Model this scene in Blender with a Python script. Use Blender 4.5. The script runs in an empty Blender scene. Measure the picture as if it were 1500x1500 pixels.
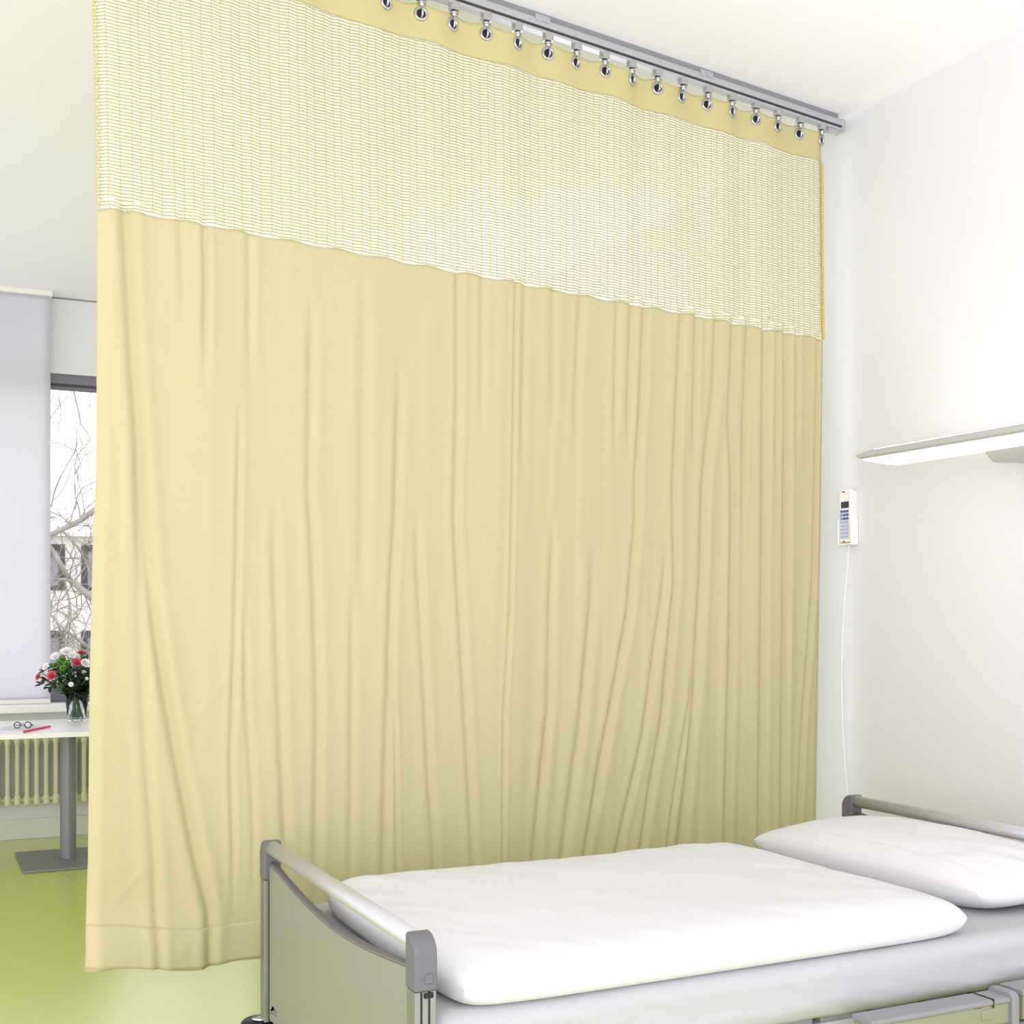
import bpy, bmesh, math, random
from mathutils import Vector, Matrix
rnd = random.Random(7)
sc = bpy.context.scene
C = sc.collection
PI = math.pi

# ------------------------------------------------------------------ camera frame
F = 1845.0            # focal length in pixels of the 1500 px frame
HZ = 903.0            # horizon row
H = 1.38              # camera height
RX, RY = .9027, -.4303
FX, FY = .4303, .9027
def ray(px, py):
    r = (px-750)/F; q = (HZ-py)/F
    return Vector((RX*r+FX, RY*r+FY, q))
EYE = Vector((0, 0, H))
def at_X(px, py, X): d = ray(px, py); return EYE + d*(X/d.x)
def at_Y(px, py, Y): d = ray(px, py); return EYE + d*(Y/d.y)
def at_Z(px, py, Z): d = ray(px, py); return EYE + d*((Z-H)/d.z)

# ------------------------------------------------------------------ materials
def srgb(r, g, b):
    def f(c):
        c /= 255
        return c/12.92 if c <= .04045 else ((c+.055)/1.055)**2.4
    return (f(r), f(g), f(b), 1)
def mat(name, col, rough=.5, metal=0, noise=0, nscale=40, bump=0, bscale=200, coat=0, trans=0, emis=0, ecol=None, ior=1.45, spec=.5, sheen=0):
    m = bpy.data.materials.new(name); m.use_nodes = True
    nt = m.node_tree; b = nt.nodes['Principled BSDF']
    b.inputs['Base Color'].default_value = col
    b.inputs['Roughness'].default_value = rough
    b.inputs['Metallic'].default_value = metal
    b.inputs['IOR'].default_value = ior
    b.inputs['Specular IOR Level'].default_value = spec
    b.inputs['Coat Weight'].default_value = coat
    b.inputs['Coat Roughness'].default_value = .22
    b.inputs['Transmission Weight'].default_value = trans
    b.inputs['Sheen Weight'].default_value = sheen
    if emis:
        b.inputs['Emission Color'].default_value = ecol or col
        b.inputs['Emission Strength'].default_value = emis
    tc = nt.nodes.new('ShaderNodeTexCoord')
    if noise:
        n = nt.nodes.new('ShaderNodeTexNoise'); n.inputs['Scale'].default_value = nscale; n.inputs['Detail'].default_value = 5
        nt.links.new(tc.outputs['Object'], n.inputs['Vector'])
        mx = nt.nodes.new('ShaderNodeMix'); mx.data_type = 'RGBA'
        mx.inputs['A'].default_value = tuple(c*(1-noise) for c in col[:3])+(1,)
        mx.inputs['B'].default_value = tuple(min(1, c*(1+noise)) for c in col[:3])+(1,)
        nt.links.new(n.outputs['Fac'], mx.inputs['Factor'])
        nt.links.new(mx.outputs['Result'], b.inputs['Base Color'])
    if bump:
        n2 = nt.nodes.new('ShaderNodeTexNoise'); n2.inputs['Scale'].default_value = bscale; n2.inputs['Detail'].default_value = 4
        nt.links.new(tc.outputs['Object'], n2.inputs['Vector'])
        bp = nt.nodes.new('ShaderNodeBump'); bp.inputs['Strength'].default_value = bump; bp.inputs['Distance'].default_value = .01
        nt.links.new(n2.outputs['Fac'], bp.inputs['Height']); nt.links.new(bp.outputs['Normal'], b.inputs['Normal'])
    return m
def cloth(name, col, trans=.25, noise=.03, weave=900, alpha=1, tcol=None):
    """diffuse + translucent woven cloth"""
    m = bpy.data.materials.new(name); m.use_nodes = True
    nt = m.node_tree; N = nt.nodes; L = nt.links
    for n in list(N): N.remove(n)
    out = N.new('ShaderNodeOutputMaterial')
    d = N.new('ShaderNodeBsdfDiffuse'); t = N.new('ShaderNodeBsdfTranslucent'); mx = N.new('ShaderNodeMixShader')
    mx.inputs[0].default_value = trans
    tc = N.new('ShaderNodeTexCoord')
    n = N.new('ShaderNodeTexNoise'); n.inputs['Scale'].default_value = weave; n.inputs['Detail'].default_value = 2
    L.new(tc.outputs['Object'], n.inputs['Vector'])
    c = N.new('ShaderNodeMix'); c.data_type = 'RGBA'
    c.inputs['A'].default_value = tuple(x*(1-noise) for x in col[:3])+(1,)
    c.inputs['B'].default_value = tuple(min(1, x*(1+noise)) for x in col[:3])+(1,)
    L.new(n.outputs['Fac'], c.inputs['Factor'])
    L.new(c.outputs['Result'], d.inputs['Color'])
    if tcol: t.inputs['Color'].default_value = tcol
    else: L.new(c.outputs['Result'], t.inputs['Color'])
    bp = N.new('ShaderNodeBump'); bp.inputs['Strength'].default_value = .12; bp.inputs['Distance'].default_value = .003
    L.new(n.outputs['Fac'], bp.inputs['Height']); L.new(bp.outputs['Normal'], d.inputs['Normal'])
    L.new(d.outputs[0], mx.inputs[1]); L.new(t.outputs[0], mx.inputs[2])
    last = mx
    if alpha < 1:
        tr = N.new('ShaderNodeBsdfTransparent'); m2 = N.new('ShaderNodeMixShader'); m2.inputs[0].default_value = alpha
        L.new(tr.outputs[0], m2.inputs[1]); L.new(mx.outputs[0], m2.inputs[2]); last = m2
    L.new(last.outputs[0], out.inputs['Surface'])
    return m

M = {}
M['wall'] = mat('wall_paint', srgb(227, 228, 232), .75, noise=.01, nscale=3, bump=.03, bscale=90)
M['ceiling'] = mat('ceiling_paint', srgb(247, 247, 251), .8, noise=.01, nscale=2)
M['floor'] = mat('floor_vinyl', srgb(188, 200, 72), .36, noise=.04, nscale=1.2, spec=.8, coat=.9)
M['skirting'] = mat('skirting_paint', srgb(222, 224, 214), .5)
M['sill'] = mat('sill_stone', srgb(252, 252, 252), .35)
M['frame'] = mat('window_frame_grey', srgb(122, 120, 134), .45)
M['frame_dark'] = mat('window_gasket', srgb(70, 68, 82), .5)
M['glass'] = mat('window_glass', (1, 1, 1, 1), 0, trans=1, ior=1.02)
M['vase_glass'] = mat('vase_glass', (.96, .98, .97, 1), .0, trans=1, ior=1.4)
M['water'] = mat('vase_water', (.93, .98, .94, 1), 0, trans=1, ior=1.33)
M['blind'] = cloth('blind_fabric', srgb(246, 246, 252), .62, .01, 120)
M['curtain'] = cloth('curtain_fabric', srgb(205, 197, 156), .18, .03, 260, tcol=srgb(213, 202, 141))
M['header'] = cloth('curtain_header_fabric', srgb(212, 204, 152), .2, .03, 260, tcol=srgb(222, 206, 140))
M['thread'] = cloth('net_thread', srgb(226, 216, 158), .3, .05, 300)
M['weft'] = cloth('net_weft_thread', srgb(206, 196, 146), .15, .05, 300)
M['net'] = cloth('net_gauze', srgb(255, 252, 236), .3, .02, 300, alpha=.62)
M['cord'] = cloth('net_cord', srgb(214, 196, 112), .1, .15, 500)
M['alu'] = mat('brushed_aluminium', srgb(198, 198, 202), .38, .55, noise=.03, nscale=60)
M['rail'] = mat('anodised_rail', srgb(196, 197, 203), .38, .65)
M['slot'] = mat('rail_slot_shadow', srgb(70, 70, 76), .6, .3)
M['chrome'] = mat('chrome', srgb(200, 200, 204), .15, 1)
M['black'] = mat('black_rubber_and_hole_dark', srgb(24, 24, 26), .5)
M['plastic_grey'] = mat('grey_plastic', srgb(104, 104, 109), .42, noise=.02, nscale=300)
M['edging'] = mat('panel_edging_grey', srgb(96, 96, 100), .45)
M['plastic_lgrey'] = mat('pale_grey_plastic', srgb(136, 137, 140), .45)
M['panel'] = mat('bed_panel_laminate', srgb(144, 145, 131), .4, noise=.01, nscale=5)
M['guard'] = mat('guard_beige', srgb(140, 142, 116), .42)
M['post'] = mat('post_profile', srgb(150, 151, 146), .35, .75)
M['groove'] = mat('post_groove', srgb(52, 50, 48), .5)
M['emblem'] = mat('emblem_print', srgb(112, 114, 110), .5)
M['steel'] = mat('painted_steel', srgb(188, 190, 192), .4, .2)
M['linen'] = cloth('white_linen', srgb(220, 220, 223), .06, .01, 500)
M['sheet'] = cloth('grey_white_sheet', srgb(184, 184, 187), .04, .01, 500)
M['lamp'] = mat('lamp_housing', srgb(184, 185, 183), .4)
M['lamp_glow'] = mat('lamp_diffuser', srgb(255, 254, 246), .4, emis=2.2, ecol=(1, .98, .99, 1))
M['uplight'] = mat('lamp_uplight', srgb(255, 254, 246), .4, emis=8, ecol=(1, .975, 1.03, 1))
M['white_plastic'] = mat('white_plastic', srgb(240, 238, 232), .4)
M['screen'] = mat('phone_screen', srgb(48, 50, 54), .25)
M['key_blue'] = mat('key_blue', srgb(120, 132, 180), .5)
M['key_dark'] = mat('key_navy', srgb(70, 80, 124), .5)
M['key_grey'] = mat('key_grey', srgb(176, 178, 198), .5)
M['keypad'] = mat('keypad_plate', srgb(208, 212, 236), .5)
M['red'] = mat('red_plastic', srgb(150, 50, 40), .5)
M['radiator'] = mat('radiator_enamel', srgb(226, 224, 196), .35)
M['table_white'] = mat('table_laminate', srgb(252, 252, 252), .3)
M['table_edge'] = mat('table_edge', srgb(214, 212, 200), .5)
M['table_grey'] = mat('table_steel', srgb(136, 137, 142), .42, .35)
M['leaf'] = mat('leaf_green', srgb(44, 72, 38), .55, noise=.4, nscale=30)
M['stem'] = mat('stem_green', srgb(96, 140, 70), .5, noise=.2, nscale=30)
M['lime'] = mat('lime_petals', srgb(112, 170, 58), .55, noise=.3, nscale=60)
M['pink'] = mat('pink_petals', srgb(222, 56, 70), .55, noise=.35, nscale=50)
M['pink_edge'] = mat('pink_petal_rims', srgb(234, 118, 128), .55)
M['maroon'] = mat('dark_pink_petals', srgb(168, 50, 66), .55, noise=.3, nscale=50)
M['white_petal'] = mat('white_petals', srgb(248, 248, 246), .55)
M['paper'] = mat('paper', srgb(236, 236, 236), .6)
M['cover'] = mat('magazine_cover', srgb(212, 212, 216), .35, noise=.12, nscale=26)
M['red_cover'] = mat('magazine_red', srgb(214, 44, 62), .4)
M['specs'] = mat('spectacle_frame', srgb(40, 38, 42), .3)
M['lens'] = mat('spectacle_lens', (1, 1, 1, 1), 0, trans=1, ior=1.05)
M['bark'] = mat('bark', srgb(176, 172, 164), .85, noise=.3, nscale=8, bump=.3, bscale=40)
M['facade'] = mat('facade_render', srgb(238, 238, 238), .8)
M['facade_glass'] = mat('facade_pane', srgb(150, 156, 172), .25)
M['facade_frame'] = mat('facade_frame', srgb(84, 82, 88), .5)
M['ground'] = mat('ground_grass', srgb(150, 156, 120), .9, noise=.2, nscale=2)

# ------------------------------------------------------------------ mesh helpers
class MB:
    def __init__(s): s.v = []; s.f = []; s.m = []; s.mi = 0; s.sm = []; s.smooth = False
    def add(s, vs, fs):
        k = len(s.v); s.v += [tuple(v) for v in vs]
        for f in fs: s.f.append(tuple(i+k for i in f)); s.m.append(s.mi); s.sm.append(s.smooth)
        return s
    def box(s, a, b, mx=None):
        x0, y0, z0 = a; x1, y1, z1 = b
        vs = [(x0,y0,z0),(x1,y0,z0),(x1,y1,z0),(x0,y1,z0),(x0,y0,z1),(x1,y0,z1),(x1,y1,z1),(x0,y1,z1)]
        if mx: vs = [mx @ Vector(v) for v in vs]
        return s.add(vs, [(0,3,2,1),(4,5,6,7),(0,1,5,4),(1,2,6,5),(2,3,7,6),(3,0,4,7)])
    def prism(s, prof, a, b, cap=True):
        """profile = list of callables' 2D coords already mapped: prof is list of Vector at start; offset vector to end"""
        n = len(prof); off = Vector(b)-Vector(a)
        vs = [Vector(p)+Vector(a) for p in prof] + [Vector(p)+Vector(a)+off for p in prof]
        fs = [(i, (i+1) % n, n+(i+1) % n, n+i) for i in range(n)]
        if cap: fs += [tuple(range(n))[::-1], tuple(range(n, 2*n))]
        return s.add(vs, fs)
    def tube(s, pts, r, n=8, cap=True):
        pts = [Vector(p) for p in pts]
        rs = r if isinstance(r, (list, tuple)) else [r]*len(pts)
        vs = []; up = None
        for i, p in enumerate(pts):
            t = (pts[min(i+1, len(pts)-1)]-pts[max(i-1, 0)])
            if t.length < 1e-9: t = Vector((0,0,1))
            t.normalize()
            if up is None:
                up = t.orthogonal().normalized()
            up = (up - t*up.dot(t))
            if up.length < 1e-6: up = t.orthogonal()
            up.normalize(); w = t.cross(up)
            for k in range(n):
                a = 2*PI*k/n
                vs.append(p+(up*math.cos(a)+w*math.sin(a))*rs[i])
        fs = []
        for i in range(len(pts)-1):
            for k in range(n):
                fs.append((i*n+k, i*n+(k+1) % n, (i+1)*n+(k+1) % n, (i+1)*n+k))
        if cap and n > 2:
            fs.append(tuple(range(n))[::-1]); fs.append(tuple(range((len(pts)-1)*n, len(pts)*n)))
        return s.add(vs, fs)
    def torus(s, c, axis, R, r, n=20, m=8):
        c = Vector(c); ax = Vector(axis).normalized(); u = ax.orthogonal().normalized(); w = ax.cross(u)
        vs = []
        for i in range(n):
            a = 2*PI*i/n; d = u*math.cos(a)+w*math.sin(a)
            for k in range(m):
                b = 2*PI*k/m
                vs.append(c+d*(R+r*math.cos(b))+ax*r*math.sin(b))
        fs = [(i*m+k, ((i+1) % n)*m+k, ((i+1) % n)*m+(k+1) % m, i*m+(k+1) % m) for i in range(n) for k in range(m)]
        return s.add(vs, fs)
    def lathe(s, prof, c=(0,0,0), n=24, close=False):
        c = Vector(c); k = len(prof); vs = []
        for i in range(n):
            a = 2*PI*i/n
            for r, z in prof: vs.append(c+Vector((r*math.cos(a), r*math.sin(a), z)))
        fs = []
        for i in range(n):
            for j in range(k-1 if not close else k):
                fs.append((i*k+j, ((i+1) % n)*k+j, ((i+1) % n)*k+(j+1) % k, i*k+(j+1) % k))
        return s.add(vs, fs)
    def grid(s, nx, ny, fn, flip=False):
        vs = [fn(i/nx, j/ny) for j in range(ny+1) for i in range(nx+1)]
        fs = []
        for j in range(ny):
            for i in range(nx):
                q = (j*(nx+1)+i, j*(nx+1)+i+1, (j+1)*(nx+1)+i+1, (j+1)*(nx+1)+i)
                fs.append(q[::-1] if flip else q)
        return s.add(vs, fs)
    def build(s, name, mats, parent=None, bevel=0, seg=2, solid=0, smooth=None, fix=False, sub=0):
        me = bpy.data.meshes.new(name); me.from_pydata(s.v, [], s.f)
        mats = mats if isinstance(mats, (list, tuple)) else [mats]
        for m in mats: me.materials.append(m)
        me.polygons.foreach_set('material_index', s.m)
        sm = s.sm if smooth is None else [smooth]*len(s.f)
        me.polygons.foreach_set('use_smooth', sm)
        if fix:
            bm = bmesh.new(); bm.from_mesh(me)
            bmesh.ops.remove_doubles(bm, verts=bm.verts, dist=1e-5)
            bmesh.ops.recalc_face_normals(bm, faces=bm.faces); bm.to_mesh(me); bm.free()
        me.update()
        o = bpy.data.objects.new(name, me); C.objects.link(o)
        if parent: 
            o.parent = parent
            o.matrix_parent_inverse = parent_world(parent).inverted()
        if solid:
            md = o.modifiers.new('thickness', 'SOLIDIFY'); md.thickness = solid; md.offset = 0
        if bevel:
            md = o.modifiers.new('edges', 'BEVEL'); md.width = bevel; md.segments = seg; md.limit_method = 'ANGLE'; md.angle_limit = math.radians(40)
            if smooth is None:
                for p in me.polygons: p.use_smooth = True
            w = o.modifiers.new('normals', 'WEIGHTED_NORMAL'); w.keep_sharp = False
        if sub:
            md = o.modifiers.new('subdivision', 'SUBSURF'); md.levels = sub; md.render_levels = sub
        return o
def parent_world(p):
    m = Matrix.Translation(p.location)
    if p.parent: m = parent_world(p.parent) @ p.matrix_parent_inverse @ m
    return m
def tag(o, label=None, cat=None, group=None, kind=None):
    if label: o['label'] = label
    if cat: o['category'] = cat
    if group: o['group'] = group
    if kind: o['kind'] = kind
    return o
def thing(name, label, cat, loc=(0,0,0), group=None):
    o = bpy.data.objects.new(name, None); C.objects.link(o); o.location = loc; o.empty_display_size = .1
    return tag(o, label, cat, group)
def struct(o, label=None, cat=None):
    o['kind'] = 'structure'
    if label: o['label'] = label
    if cat: o['category'] = cat
    return o
def bx(a, b): return MB().box(a, b)
def roundrect(w, h, r, n=4, corners=(1,1,1,1)):
    """2D closed outline centred on 0: corners order = (+,+), (-,+), (-,-), (+,-)"""
    out = []
    for k, (sx, sy) in enumerate(((1,1), (-1,1), (-1,-1), (1,-1))):
        rr = r if corners[k] else .002
        cx, cy = sx*(w/2-rr), sy*(h/2-rr)
        for i in range(n+1):
            a = PI/2*k + PI/2*i/n
            out.append((cx+rr*math.cos(a), cy+rr*math.sin(a)))
    return out
def noise1(x, seed=0):
    i = math.floor(x); f = x-i; f = f*f*(3-2*f)
    def h(n):
        n = math.sin(n*127.1+seed*311.7)*43758.5453
        return n-math.floor(n)
    return h(i)*(1-f)+h(i+1)*f - .5
def noise2(x, y, seed=0):
    i, j = math.floor(x), math.floor(y); f, g = x-i, y-j
    f = f*f*(3-2*f); g = g*g*(3-2*g)
    def h(a, b):
        n = math.sin(a*127.1+b*269.5+seed*311.7)*43758.5453
        return n-math.floor(n)
    return (h(i,j)*(1-f)+h(i+1,j)*f)*(1-g)+(h(i,j+1)*(1-f)+h(i+1,j+1)*f)*g-.5

# ------------------------------------------------------------------ setting
XR, YB, ZC = 3.397, 8.358, 3.381
XL, YF = -5.0, -2.2
struct(bx((-1.6, 1.0, -.12), (XR+.2, YB+.3, 0)).build('floor', M['floor']), 'glossy lime green vinyl floor')
struct(bx((XL, YF, ZC), (XR+.2, YB+.3, ZC+.15)).build('ceiling', M['ceiling']), 'smooth white ceiling')
struct(bx((XR, YF, 0), (XR+.2, YB+.3, ZC)).build('wall_right', M['wall']), 'white wall behind the bed head')
# window wall with an opening
WX0, WX1, WZ0, WZ1 = -.75, 2.2, .842, 2.905
w = MB()
w.box((XL, YB, 0), (XR, YB+.3, WZ0)); w.box((XL, YB, WZ1), (XR, YB+.3, ZC))
w.box((XL, YB, WZ0), (WX0, YB+.3, WZ1)); w.box((WX1, YB, WZ0), (XR, YB+.3, WZ1))
struct(w.build('wall_back', M['wall']), 'white window wall at the far left')
struct(bx((XL, YB-.014, 0), (XR, YB, .125)).build('baseboard_back', M['skirting'], bevel=.003), 'pale baseboard under the radiator')
struct(bx((XR-.014, YF, 0), (XR, YB-.014, .125)).build('baseboard_right', M['skirting'], bevel=.003))
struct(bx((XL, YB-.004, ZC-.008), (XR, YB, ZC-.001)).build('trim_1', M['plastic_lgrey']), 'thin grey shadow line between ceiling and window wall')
# window
win = thing('window_1', 'grey framed window looking onto a bare tree', 'window', (WX0, YB, WZ0)); win['kind'] = 'structure'
f = MB()
y0, y1 = YB+.02, YB+.09
f.box((WX0, y0, WZ1-.06), (WX1, y1, WZ1)); f.box((WX0, y0, WZ0), (WX1, y1, WZ0+.085))
f.box((WX0, y0, WZ0+.085), (WX0+.07, y1, WZ1-.06)); f.box((WX1-.07, y0, WZ0+.085), (WX1, y1, WZ1-.06))
f.build('window_frame', M['frame'], win, bevel=.004)
g = MB(); z0, z1 = WZ0+.085, WZ1-.06
g.box((WX0+.07, y0+.02, z1-.032), (WX1-.07, y1-.005, z1)); g.box((WX0+.07, y0+.02, z0), (WX1-.07, y1-.005, z0+.02))
for xx in (WX0+.07, WX1-.1): g.box((xx, y0+.02, z0+.02), (xx+.03, y1-.005, z1-.045))
g.build('window_sash', M['frame'], win, bevel=.003)
bx((WX0+.07, y0+.012, z1-.012), (WX1-.07, y0+.03, z1)).build('gasket', M['frame_dark'], win)
bx((WX0+.1, y0+.03, z0+.02), (WX1-.1, y0+.036, z1-.045)).build('window_pane', M['glass'], win)
bx((WX0-.6, YB-.16, .79), (WX1+.2, YB+.02, .842)).build('window_sill', M['sill'], win, bevel=.006)

# roller blind in front of the window
bl = thing('roller_blind', 'white roller blind hanging from ceiling to window sill at the left edge', 'blind', (-.1, 8.235, ZC))
bxr = .773
def blind_fn(u, v):
    x = -1.1+(bxr+1.1)*u; z = .872+(ZC-.03-.872)*v
    return (x, 8.235+.003*math.sin(z*11)+.002*noise2(x*3, z*5, 3), z)
b = MB(); b.smooth = True; b.grid(30, 80, blind_fn); b.build('blind_fabric', M['blind'], bl, solid=.0015)
bx((-1.1, 8.225, .846), (bxr, 8.245, .873)).build('bottom_bar', M['white_plastic'], bl, bevel=.004)
bx((-1.12, 8.20, ZC-.032), (bxr+.01, 8.275, ZC)).build('head_rail', M['white_plastic'], bl, bevel=.004)

# radiator
rad = thing('radiator', 'cream column radiator under the window behind the white table', 'radiator', (.9, 8.26, .23))
PX0, PITCH, NCOL = -.25, .0555, 44
def column(x):
    b = MB(); b.smooth = True
    for yy in (8.245, 8.305):
        b.tube([(x, yy, .265), (x, yy, .61)], .0135, 10)
    pr = [Vector((px_, py_, 0)) for px_, py_ in roundrect(.036, .092, .017, 5)]
    for za, zb in ((.225, .285), (.595, .65)):
        b.prism(pr, (x, 8.275, za), (x, 8.275, zb))
    return b
first = None
for i in range(NCOL):
    if first is None: first = column(PX0).build('column', M['radiator'], rad, bevel=.006)
    else:
        o = first.copy(); C.objects.link(o); o.location = first.location+Vector((PITCH*i, 0, 0))
mm = MB()
for zz in (.255, .622): mm.tube([(PX0-.03, 8.275, zz), (PX0+PITCH*(NCOL-1)+.03, 8.275, zz)], .016, 12)
mm.build('header_pipe', M['radiator'], rad, smooth=True)
for i in (3, 22, 41):
    for za in (.28, .56):
        bx((PX0+PITCH*(i+.5)-.012, 8.29, za), (PX0+PITCH*(i+.5)+.012, YB-.001, za+.03)).build('wall_bracket', M['radiator'], rad)

# table
tb = thing('pedestal_table', 'white rectangular table on a grey steel column by the window', 'table', (.8, 7.53, 0))
pr = [Vector((x, y, 0)) for x, y in roundrect(2.1, .95, .03, 4)]
MB().prism(pr, (.02, 7.60, .732), (.02, 7.60, .757)).build('tabletop', M['table_white'], tb, bevel=.002)
for k, xx in enumerate((.80, -.70)):
    b = MB(); b.smooth = True; b.tube([(xx, 7.52, .014), (xx, 7.52, .725)], .0435, 32); b.build('column', M['table_grey'], tb, bevel=.001)
    bx((xx-.26, 7.215, 0), (xx+.27, 7.83, .014)).build('base_plate', M['table_grey'], tb, bevel=.003)
    bx((xx-.2, 7.32, .722), (xx+.2, 7.72, .732)).build('top_bracket', M['table_grey'], tb)

# magazine and spectacles
p0 = at_Z(35, 1071, .768); p1 = at_Z(74, 1063, .768)
e = (p1-p0); e.z = 0; ln = e.length; e.normalize(); nrm = Vector((-e.y, e.x, 0))
if nrm.x > 0: nrm = -nrm
mg = thing('magazine', 'grey magazine with a red edge lying on the white table', 'magazine', (p0.x, p0.y, .757))
def obox(la, lb, wa, wb, za, zb):
    P = lambda l, w_, z: Vector((p0.x, p0.y, 0))+e*l+nrm*w_+Vector((0,0,z))
    vs = [P(la,wa,za),P(lb,wa,za),P(lb,wb,za),P(la,wb,za),P(la,wa,zb),P(lb,wa,zb),P(lb,wb,zb),P(la,wb,zb)]
    return MB().add(vs, [(0,3,2,1),(4,5,6,7),(0,1,5,4),(1,2,6,5),(2,3,7,6),(3,0,4,7)])
obox(.004, ln-.004, .004, .215, .7595, .767).build('pages', M['paper'], mg, fix=True)
obox(0, ln, .006, .22, .767, .769).build('front_cover', M['cover'], mg, fix=True)
obox(0, ln, 0, .22, .757, .7595).build('back_cover', M['cover'], mg, fix=True)
b = obox(0, ln, -.002, .006, .7595, .7695); b.build('spine', M['red_cover'], mg, fix=True, bevel=.001)
gc = at_Z(33, 1066, .772)
gl = thing('spectacles', 'dark rimmed spectacles lying on the magazine', 'spectacles', (gc.x, gc.y, .769))
gx = Vector((.95, -.3, 0)).normalized(); gy = Vector((.3, .95, 0))
rim = MB(); rim.smooth = True; tm = MB(); tm.smooth = True
for s in (-1, 1):
    cc = Vector((gc.x, gc.y, .7865))+gx*.028*s
    rim.torus(cc, gy, .0165, .0026, 20, 6)
    u = gx; 
    vs = [cc+u*.0155*math.cos(a*PI/8)+Vector((0,0,.0155*math.sin(a*PI/8))) for a in range(16)]
    ls = MB(); ls.add([v+gy*.0005 for v in vs]+[v-gy*.0005 for v in vs], [tuple(range(16)), tuple(range(31, 15, -1))]); ls.build('lens', M['lens'], gl)
    a0 = Vector((gc.x, gc.y, .791))+gx*.045*s
    tm.tube([a0, a0+gy*.04+Vector((0,0,-.006)), a0+gy*.10+gx*-.015*s+Vector((0,0,-.014)), a0+gy*.125-gx*.03*s+Vector((0,0,-.0205))], .0022, 6)
rim.tube([Vector((gc.x, gc.y, .789))-gx*.012, Vector((gc.x, gc.y, .793)), Vector((gc.x, gc.y, .789))+gx*.012], .002, 6)
rim.build('rims', M['specs'], gl); tm.build('temples', M['specs'], gl)

# ------------------------------------------------------------------ vase and flowers
VC = Vector((.885, 7.86, .7575))
vs_ = thing('vase', 'flared clear glass vase holding flowers on the white table', 'vase', VC)
b = MB(); b.smooth = True
b.lathe([(.0005, 0), (.046, 0), (.050, .006), (.074, .212), (.0765, .215), (.0785, .212), (.0725, .212), (.047, .020), (.044, .014), (.0005, .012)][:0] or
        [(.0, 0), (.046, 0), (.050, .006), (.076, .215), (.0735, .215), (.0475, .022), (.044, .016), (.0, .014)], VC, 40)
b.build('glass', M['vase_glass'], vs_, fix=True)
b = MB(); b.smooth = True
b.lathe([(.0, .0165), (.0435, .0185), (.0468, .024), (.0565, .098), (.0, .0985)], VC, 40); b.build('water', M['water'], vs_, fix=True)

def petals_bloom(c, r, axis, mats, rings, ruffle=.18, thick=.5, seed=1, cup=.6):
    """layered ruffled rings of petals"""
    rg = random.Random(seed); c = Vector(c); ax = Vector(axis).normalized()
    u = ax.orthogonal().normalized(); w_ = ax.cross(u)
    b = MB(); b.smooth = True
    for k in range(rings):
        t = k/(max(1, rings-1)); np_ = max(4, int(11-5*t))
        rad = r*(1-.72*t); tilt = .15+cup*1.25*t; base = ax*(thick*r*(.1+.55*t)); off = rg.random()*6
        for p in range(np_):
            a = 2*PI*p/np_+off; wd = 2.1*PI/np_
            b.mi = 0
            rows = []
            for i in range(5):
                q = i/4; row = []
                for j in range(5):
                    s = j/4-.5
                    rr = rad*q*math.cos(tilt*q)*(1-.22*(2*s)**2*q); aa = a+s*wd*(.35+.65*q)
                    hh = rad*q*math.sin(tilt*q)+ruffle*r*q*math.sin(j*PI+rg.random())*.5*(q > .5)
                    row.append(c+base+(u*math.cos(aa)+w_*math.sin(aa))*rr+ax*hh)
                rows.append(row)
            for i in range(4):
                b.mi = 1 if (i == 3 and len(mats) > 1) else 0
                for j in range(4):
                    b.add([rows[i][j], rows[i][j+1], rows[i+1][j+1], rows[i+1][j]], [(0,1,2,3)])
    b.mi = 0
    return b
def flower(kind, px, py, Y, r, label, group, mats, rings, seed, axis=None, ruffle=.2, cup=.6, sm='stem'):
    c = at_Y(px, py, Y)
    c0 = VC+Vector((0, 0, .21))
    ax = axis or (c-c0+Vector((0, -.10, .04)))
    ax = Vector(ax).normalized()
    root = thing(kind, label, 'flower', c, group)
    bl_ = petals_bloom(c, r, ax, mats, rings, ruffle, .5, seed, cup).build('bloom', mats, root, fix=True)
    lo = VC+Vector((noise1(seed*3.3, 1)*.05, noise1(seed*2.1, 2)*.05, .03))
    md = VC+Vector((noise1(seed*1.7, 5)*.06+(c.x-VC.x)*.18, noise1(seed*1.3, 6)*.06, .19))
    pts = []
    for i in range(9):
        t = i/8; pts.append(lo*(1-t)**2+md*2*t*(1-t)*1.0+(c-ax*r*.1)*t*t)
    st = MB(); st.smooth = True; st.tube(pts, .0028, 6); st.build('stem', M[sm], root)
    cx = MB(); cx.smooth = True; cx.tube([c-ax*r*.45, c-ax*r*.2, c+ax*r*.1], [r*.14, r*.28, r*.34], 8); cx.build('calyx', M[sm], root)
    return root
PK = [M['pink'], M['pink_edge']]
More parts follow.
